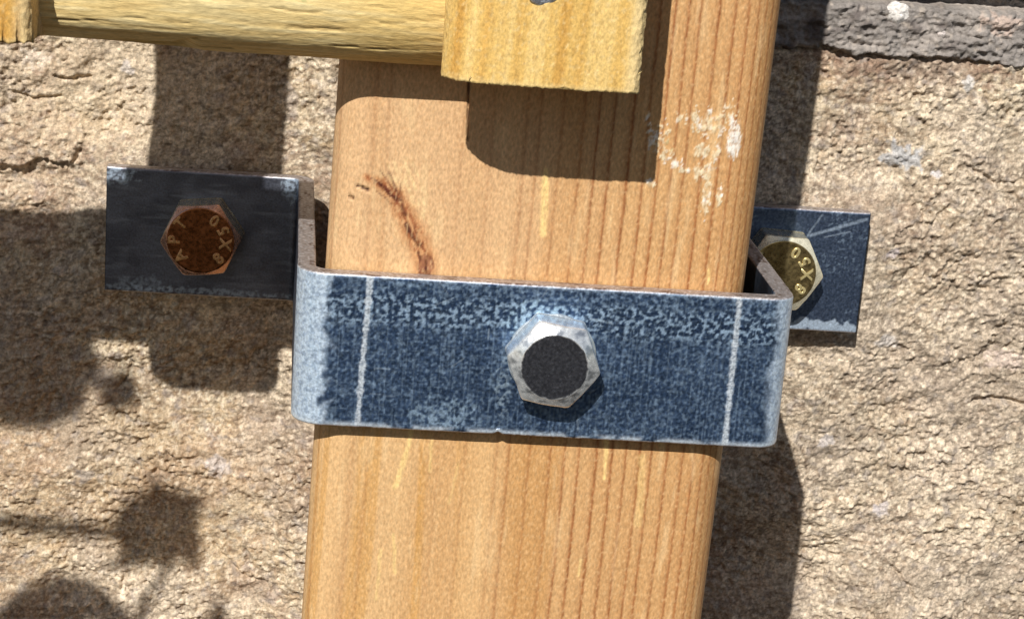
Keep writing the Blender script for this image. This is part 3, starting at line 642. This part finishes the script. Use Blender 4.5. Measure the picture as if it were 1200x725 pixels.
def make_bolt(label, loc, rot, AF, H, r0, chamf, cols, mat, seed, letters=(), marks=False, tilt=(0, 0), lr=4.7, lcol=None, shl=34):
    root = thing('hex_bolt', label, 'bolt', loc, 'hex bolts of the bracket')
    v, f, c = hex_head(AF, H, r0, rot, chamf, cols, seed, marks)
    h = mesh_obj('head', v, f, mat, root, c); h.location = (0, 0, 0)
    v, f, c = shank(3.8, shl, cols[2]); sh = mesh_obj('shank', v, f, mat, root, c); sh.location = (0, 0, 0)
    for ch, ang, flip in letters:
        me = glyph(ch).copy()
        at = me.attributes.new('col', 'FLOAT_COLOR', 'POINT')
        at.data.foreach_set('color', np.tile(np.append(lcol, 1).astype(np.float32), len(me.vertices)))
        me.materials.clear(); me.materials.append(mat)
        o = bpy.data.objects.new('raised_letter', me); C.objects.link(o); o.parent = h
        a = math.radians(ang)
        up = a - math.pi / 2 + (math.pi if flip else 0)
        o.matrix_local = Matrix.Translation((lr * math.cos(a) * S, -(H + 0.02) * S, lr * math.sin(a) * S)) @ Matrix.Rotation(math.pi / 2, 4, 'X') @ Matrix.Rotation(up, 4, 'Z')
    root.rotation_euler = (tilt[0], 0, tilt[1])
    return root
zc = np.array([0.80, 0.82, 0.85])
make_bolt('bright zinc hex bolt with worn face and painted dark reflection in the middle of the front plate', (1.15, -71.05, 0.75), math.radians(-98), 13.3, 6.1, 5.3, 30,
          (np.array([0.20, 0.215, 0.27]), np.array([0.88, 0.92, 0.95]), np.array([0.70, 0.78, 0.84])), M_bolt, 1, marks=True, shl=40)  # face colour carries a dark reflection, rim colour the sun's
LET = [('A', 222, 0), ('P', 181, 0), ('T', 141, 0), ('8', -43, 1), ('X', -5, 1), ('5', 27, 1), ('0', 58, 1)]
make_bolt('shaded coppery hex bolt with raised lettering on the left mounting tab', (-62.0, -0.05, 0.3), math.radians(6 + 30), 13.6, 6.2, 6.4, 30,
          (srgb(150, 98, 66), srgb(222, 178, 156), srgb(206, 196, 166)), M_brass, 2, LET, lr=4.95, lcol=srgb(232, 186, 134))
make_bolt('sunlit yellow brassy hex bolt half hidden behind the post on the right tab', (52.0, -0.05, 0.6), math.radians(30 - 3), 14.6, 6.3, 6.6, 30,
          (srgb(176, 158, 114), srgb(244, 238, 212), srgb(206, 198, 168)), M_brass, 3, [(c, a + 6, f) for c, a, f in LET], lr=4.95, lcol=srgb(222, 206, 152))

# ------------------------------------------------------------------ the trellis: two sawn slats on a half-round rail
tre = thing('garden_trellis', 'yellowish rough wooden trellis with two slats on a half round rail', 'trellis', (-50, -78, 47))
SB = POST_F - 0.4                            # plane of the slats' backs
def make_slat(xl, xr, zb, seed, ragged):
    H = 20.3; rx, rh = 8.5, 5.2
    fr = []
    for h in np.linspace(0, H - rh, 40, endpoint=False): fr.append((xl + 5.0 * (1 - h / (H - rh)), h))
    for a in np.linspace(0, math.pi / 2, 50, endpoint=False): fr.append((xl + rx * (1 - math.cos(a)), H - rh + rh * math.sin(a)))
    for x in np.arange(xl + rx, xr - 1.6, 0.22): fr.append((x, H))
    for a in np.linspace(0, math.pi / 2, 14, endpoint=False): fr.append((xr - 1.6 + 1.6 * math.sin(a), H - 1.6 * (1 - math.cos(a))))
    for h in np.linspace(H - 1.6, 0, 46): fr.append((xr, h))
    for x in np.linspace(xr, xl + 5.0, 10)[1:-1]: fr.append((x, 0))
    fr = np.array(fr); m = len(fr)
    u = np.concatenate([[0], np.cumsum(np.hypot(*np.diff(fr, axis=0).T))])
    t = np.concatenate([np.arange(0, 20, 0.3), np.arange(20, 110, 5.0)]); n = len(t)
    U = np.repeat(u[None, :], n, 0); T = np.repeat(t[:, None], m, 1)
    FX = np.repeat(fr[None, :, 0], n, 0); FH = np.repeat(fr[None, :, 1], n, 0)
    teeth = ragged * ((vn(U / 1.3, U * 0 + seed, 1101) - 0.5) * (0.35 if seed == 1 else 0.7) + (vn(U / 0.5, U * 0 + seed, 1103) - 0.5) * 0.55) + 0.3 * (vn(U / 7, U * 0 + seed, 1105) - 0.5)
    tear = ragged * 1.6 * np.maximum(0, vn(U / 1.3 + 9, U * 0 + seed, 1107) - 0.72) / 0.28
    Z = zb + T + (teeth - tear * 0.0) * np.exp(-T / 1.2)
    rough = 0.20 * (fbm(U, T, 0.7, 1.2, 3, 1110 + seed) - 0.5) + 0.3 * (fbm(U, T, 6, 40, 2, 1120 + seed) - 0.5)
    # torn fibre splits at the end and ragged right arris
    split = sm(0.70, 0.80, vn(U / 1.0 + 5, T * 0 + seed, 1131)) * np.exp(-T / (0.6 + 2.0 * vn(U / 1.0, T * 0, 1133))) * (ragged if seed == 2 else 0.25)
    rag = sm(xr - 3.4, xr - 0.6, FX) * (FH > 6) * (0.9 * (fbm(U, T, 0.8, 1.0, 3, 1137 + seed) - 0.45))
    cx, ch = (xl + xr) / 2, 8.0
    dx, dh = FX - cx, FH - ch; dl = np.hypot(dx, dh); dx, dh = dx / dl, dh / dl
    on = (FH > 0.01)
    off = (rough - 0.7 * split + rag * 0.6) * on
    X = FX + dx * off; Hh = FH + dh * off * 1.0
    lines = fbm(FX - 0.045 * T * 1.0 + 0.5 * (fbm(FX, T, 8, 60, 2, 1141) - 0.5), T * 0 + seed, 2.6, 50, 2, 1143)
    col = np.ones(X.shape + (3,)) * srgb(216, 178, 104)
    col = lerp(col, srgb(192, 142, 66), sm(0.50, 0.72, lines) * 0.75)
    col = lerp(col, srgb(228, 198, 132), sm(0.5, 0.3, lines) * 0.6)
    col = lerp(col, srgb(226, 202, 148), sm(0.55, 0.75, fbm(U, T, 0.8, 0.8, 3, 1147 + seed)) * 0.5)
    col = lerp(col, srgb(150, 104, 50), sm(0.62, 0.78, fbm(U, T, 0.7, 1.4, 2, 1151 + seed)) * 0.35)
    col = lerp(col, srgb(222, 204, 160), sm(xr - 3.2, xr - 0.8, FX) * 0.6)
    col = lerp(col, srgb(222, 198, 142), sm(1.0, 0.1, T) * 0.5)
    col = lerp(col, srgb(112, 72, 34), split * 0.7)
    v = np.stack([X, SB - Hh, Z], -1).reshape(-1, 3)
    faces = [grid_faces(n, m, True), list(range(m - 1, -1, -1)), list(range((n - 1) * m, n * m))]
    cc = col.reshape(-1, 3)
    # loose splinters hanging from the sawn end and the right arris
    rs = np.random.RandomState(seed)
    vs, fs, cs = [v], faces, [cc]; N = len(v)
    def sliver(p, d, w, l):
        nonlocal N
        p = np.array(p); d = np.array(d, float); d /= np.linalg.norm(d); s = np.cross(d, (0, 1, 0)); s /= np.linalg.norm(s); q = np.cross(d, s)
        a = [p + s * w - d * l * .6, p - s * w - d * l * .6, p + q * w - d * l * .6, p + d * l * .4 + s * rs.uniform(-.2, .2) * l + q * rs.uniform(-.3, .3) * l]
        vs.append(np.array(a)); cs.append(np.ones((4, 3)) * srgb(226, 200, 140))
        fs.extend([[N, N + 1, N + 3], [N + 1, N + 2, N + 3], [N + 2, N, N + 3]]); N += 4
    for i in range(int(70 * ragged)):
        x = rs.uniform(xl + 3, xr - 0.5); sliver((x, SB - H + rs.uniform(0.2, 3.0), zb + rs.uniform(-0.1, 0.3)), (rs.uniform(-.7, .7), rs.uniform(-.3, .3), -1), rs.uniform(.06, .20), rs.uniform(.5, 1.5))
    for i in range(9):
        z = zb + rs.uniform(1, 14); sliver((xr - 0.1, SB - H + rs.uniform(0.4, 2.5), z), (1, rs.uniform(-.3, .3), rs.uniform(-.9, .9)), rs.uniform(.07, .16), rs.uniform(.6, 1.2))
    return mesh_obj('slat', np.concatenate(vs), fs, M_sawn, tre, np.concatenate(cs))
make_slat(-20.1, 9.2, 47.1, 1, 0.7)
make_slat(-105.2, -79.6, 48.5, 2, 1.0)

def make_rail():
    z0, r, hc, x0, x1 = 57.3, 10.4, 2.9, -190, -4
    xs = np.concatenate([np.arange(x0, -108, 5), np.arange(-108, -16, 0.3), np.arange(-16, x1, 4)]); n = len(xs)
    pr = [(-r, -hc + 0.1)] + [(-r, h) for h in np.linspace(-hc + 0.6, 0, 6, endpoint=False)] + [(-r * math.cos(a), r * math.sin(a)) for a in np.linspace(0, math.pi, 130)] \
        + [(r, h) for h in np.linspace(0, -hc + 0.6, 6)[1:]] + [(r, -hc + 0.1)]
    pr = np.array(pr); m = len(pr)
    X = np.repeat(xs[:, None], m, 1); PZ = np.repeat(pr[None, :, 0], n, 0); PH = np.repeat(pr[None, :, 1], n, 0)
    A = np.arctan2(np.maximum(PH, 0), -PZ) * r          # arc length from the underside
    dz = PZ / r; dh = np.maximum(PH, 0) / r
    gr = fbm(X + 2 * fbm(X, A, 9, 9, 2, 1202), A + 0.4 * fbm(X, A, 22, 7, 2, 1204), 13, 0.9, 3, 1201); fine = fbm(X, A, 3.5, 0.45, 2, 1203)
    off = 0.9 * (fbm(X, A, 60, 9, 2, 1205) - 0.5) + 0.14 * (gr - 0.5) + 0.12 * (fine - 0.5)
    # a lifted strip of grain on the lower left, with a crack running up to the right
    edge = np.interp(X, [-108, -95, -88, -80, -71.8, -65, -60.5, -57.5, -56], [1.0, 2.4, 4.2, 4.6, 4.4, 4.7, 5.6, 7.2, 7.8]) + 0.9 * (fbm(X, A * 0, 3, 3, 3, 1207) - 0.5)
    under = sm(0.2, -0.35, A - edge) * sm(-56, -61, X)
    off = off - 1.8 * under * sm(-0.5, 1.5, A)
    groove = sm(0.5, 0.08, np.abs(A - edge)) * sm(-56, -58, X) * sm(-96, -88, X)
    off = off - 1.1 * groove
    chk = np.zeros(X.shape)
    rs = np.random.RandomState(3)
    for i in range(34):                                  # drying checks
        xc, ac, l = rs.uniform(-100, -16), rs.uniform(3, 20), rs.uniform(2, 11); w = rs.uniform(0.07, 0.16)
        d = np.abs(A - ac - 0.02 * (X - xc) - 0.5 * (vn(X / 4 + i, X * 0, 1211) - 0.5)); chk = np.maximum(chk, sm(w * 2, w * 0.3, d) * sm(l * 0.5, l * 0.35, np.abs(X - xc)) * rs.uniform(0.3, 0.9))
    off = off - 0.35 * chk
    col = np.ones(X.shape + (3,)) * srgb(238, 211, 148)
    col = lerp(col, srgb(246, 228, 176), sm(0.5, 0.7, gr) * 0.7); col = lerp(col, srgb(198, 164, 104), sm(0.46, 0.3, gr) * 0.45)
    col = lerp(col, srgb(220, 202, 152), sm(0.55, 0.7, fbm(X, A, 30, 5, 3, 1221)) * 0.6)
    col = lerp(col, srgb(226, 190, 112), sm(-42, -25, X) * 0.5)
    col = lerp(col, srgb(110, 76, 38), np.clip(chk * 0.6 + groove * 0.5, 0, 1))
    col = lerp(col, srgb(120, 150, 96), px_patch(X, A, -41, 16.5, 2.2, 1.2, 1231) * 0.5)
    v = np.stack([X, SB - np.maximum(hc + PH + dh * off, 0.05) - 0.1, z0 + PZ + dz * off], -1).reshape(-1, 3)
    return mesh_obj('rail', v, [grid_faces(n, m, True)[:, ::-1].copy(), list(range(m)), list(range(n * m - 1, (n - 1) * m - 1, -1))], M_pole, tre, col)
make_rail()
def make_nail():
    n, m = 10, 30
    ph = np.linspace(0, 2 * math.pi, m, endpoint=False)
    prof = [(0.05, 0.55), (0.8, 0.6), (1.6, 0.55), (2.1, 0.42), (2.35, 0.2), (2.4, 0.0), (2.3, -0.2), (1.3, -0.3), (1.2, -6), (0.05, -9)]
    v = np.array([[(r + 0.12 * math.sin(3 * p + r)) * np.cos(p), -(h + 0.18 * math.sin(2 * p + 1) * min(r, 2)), r * np.sin(p)] for r, h in prof for p in ph]) + np.array([-6.2, SB - 20.2, 61.2])
    col = np.ones((len(v), 3)) * srgb(178, 184, 196) * (0.6 + 0.8 * np.random.RandomState(4).rand(len(v), 1))
    o = mesh_obj('nail', v, grid_faces(n, m, True)[:, ::-1].copy(), M_edge, tre, col)
make_nail()

# ------------------------------------------------------------------ climbing plant beside the trellis: it shows only by its shadows
SUNV = np.array([-SUN_A, -1.0, SUN_B])
def off_wall(x, z, s, y=7.0):
    """point s mm of depth in front of wall point (x, z), towards the sun"""
    return np.array([x, y, z], float) + SUNV * s
plant = thing('climbing_plant', 'climbing plant left of the picture, casting the leaf shadows on the stone', 'plant', (-247, -233, -180))
def tube(name, pts, r0, r1, parent, mat, c):
    pts = np.array(pts, float)
    t = np.linspace(0, 1, len(pts)); tt = np.linspace(0, 1, 24)
    P = np.stack([np.interp(tt, t, pts[:, k]) for k in range(3)], -1)
    T = np.gradient(P, axis=0); T /= np.linalg.norm(T, axis=1)[:, None]
    ref = np.array([0.3, 1, 0.2]); ref /= np.linalg.norm(ref)
    A = np.cross(T, ref); A /= np.linalg.norm(A, axis=1)[:, None]; B = np.cross(T, A)
    a = np.linspace(0, 2 * math.pi, 10, endpoint=False); rr = np.linspace(r0, r1, 24)
    v = P[:, None] + rr[:, None, None] * (A[:, None] * np.cos(a)[None, :, None] + B[:, None] * np.sin(a)[None, :, None])
    return mesh_obj(name, v, [grid_faces(24, 10, True), list(range(10)), list(range(239, 229, -1))], mat, parent, np.ones((240, 3)) * np.array(c))
def leaf(outline, s, c, seed):
    """outline on the wall as shadowed; the blade hangs s mm towards the sun, slightly cupped, 0.3 mm thick"""
    o = np.array(outline, float); cen = o.mean(0); k = len(o)
    o = np.concatenate([o + (np.roll(o, -1, 0) - o) * f for f in (0, .25, .5, .75)], 1).reshape(-1, 2)
    nr = 7; rows = []
    rs = np.random.RandomState(seed); ph = rs.uniform(0, 6)
    for q in np.linspace(0.04, 1, nr):
        for (x, z) in cen + (o - cen) * q:
            d = 3.5 * q * q * math.sin(2 * math.atan2(z - cen[1], x - cen[0]) + ph)
            rows.append(off_wall(x, z, s + d))
    v = np.array(rows); m = len(o); v2 = v + np.array([0, 0.3, 0])
    f = grid_faces(nr, m, True); N = len(v)
    i = np.arange(m) + (nr - 1) * m; j = (np.arange(m) + 1) % m + (nr - 1) * m
    col = np.ones((2 * N, 3)) * np.array(c) * (0.8 + 0.4 * rs.rand(2 * N, 1))
    return mesh_obj('leaf', np.concatenate([v, v2]), [f, f[:, ::-1] + N, np.stack([i, i + N, j + N, j], -1)], M_leaf, plant, col)
green = (0.06, 0.11, 0.03)
leaf([(-83, -63.5), (-81, -59), (-78, -55.5), (-74.6, -55.2), (-73.2, -51.8), (-70.5, -54.5), (-66, -55.5), (-61.5, -56.5), (-63.5, -60), (-63, -64), (-62.5, -69), (-63.2, -73.5), (-66.5, -70.5), (-71, -71), (-76, -71.8), (-84, -73.5), (-80.2, -68)], 235, green, 1)
leaf([(-106, -88), (-102, -81.5), (-97, -77), (-92.5, -74.3), (-86, -75.5), (-82, -79), (-77, -84), (-70, -87.5), (-60, -88), (-66, -95), (-84, -101), (-100, -98)], 235, green, 2)
leaf([(-62, -86), (-60.5, -82.5), (-58.3, -78.8), (-57, -82), (-55.5, -86), (-58, -92)], 235, green, 3)
leaf([(-118, -14), (-108, -10), (-98, -13), (-88, -20), (-84.5, -27), (-87, -33), (-89.5, -38.5), (-95.5, -42.2), (-103, -42.5), (-112, -38), (-119, -28)], 235, green, 4)
leaf([(-80.5, -27), (-77, -31.5), (-77.8, -36), (-81.5, -38), (-85, -36), (-86, -31)], 235, green, 5)
stem_c = (0.10, 0.09, 0.04)
tube('stem', [(-248, -235, -180), (-238, -232, -40), (-243, -228, 110), (-236, -231, 260)], 2.2, 1.6, plant, M_stem, stem_c)
def petiole(pts, s=235): 
    return [off_wall(x, z, s) for x, z in pts]
tube('petiole', [(-241, -229, 138)] + petiole([(-118, -62.5), (-102, -63.8), (-82, -64.2), (-76, -64)]), 1.6, 1.3, plant, M_stem, stem_c)
tube('petiole', petiole([(-69, -70), (-71.5, -76), (-74, -79), (-74.8, -86), (-76, -90)]), 1.0, 1.0, plant, M_stem, stem_c)
tube('petiole', [(-242, -229, 118)] + petiole([(-116, -90), (-98, -88), (-84, -88)]), 1.2, 0.8, plant, M_stem, stem_c)
tube('petiole', petiole([(-76, -90), (-66, -91), (-58, -88)]), 0.6, 0.5, plant, M_stem, stem_c)
tube('petiole', [(-240, -229, 172)] + petiole([(-122, -26), (-108, -26), (-90, -29), (-82, -32)]), 1.0, 0.7, plant, M_stem, stem_c)
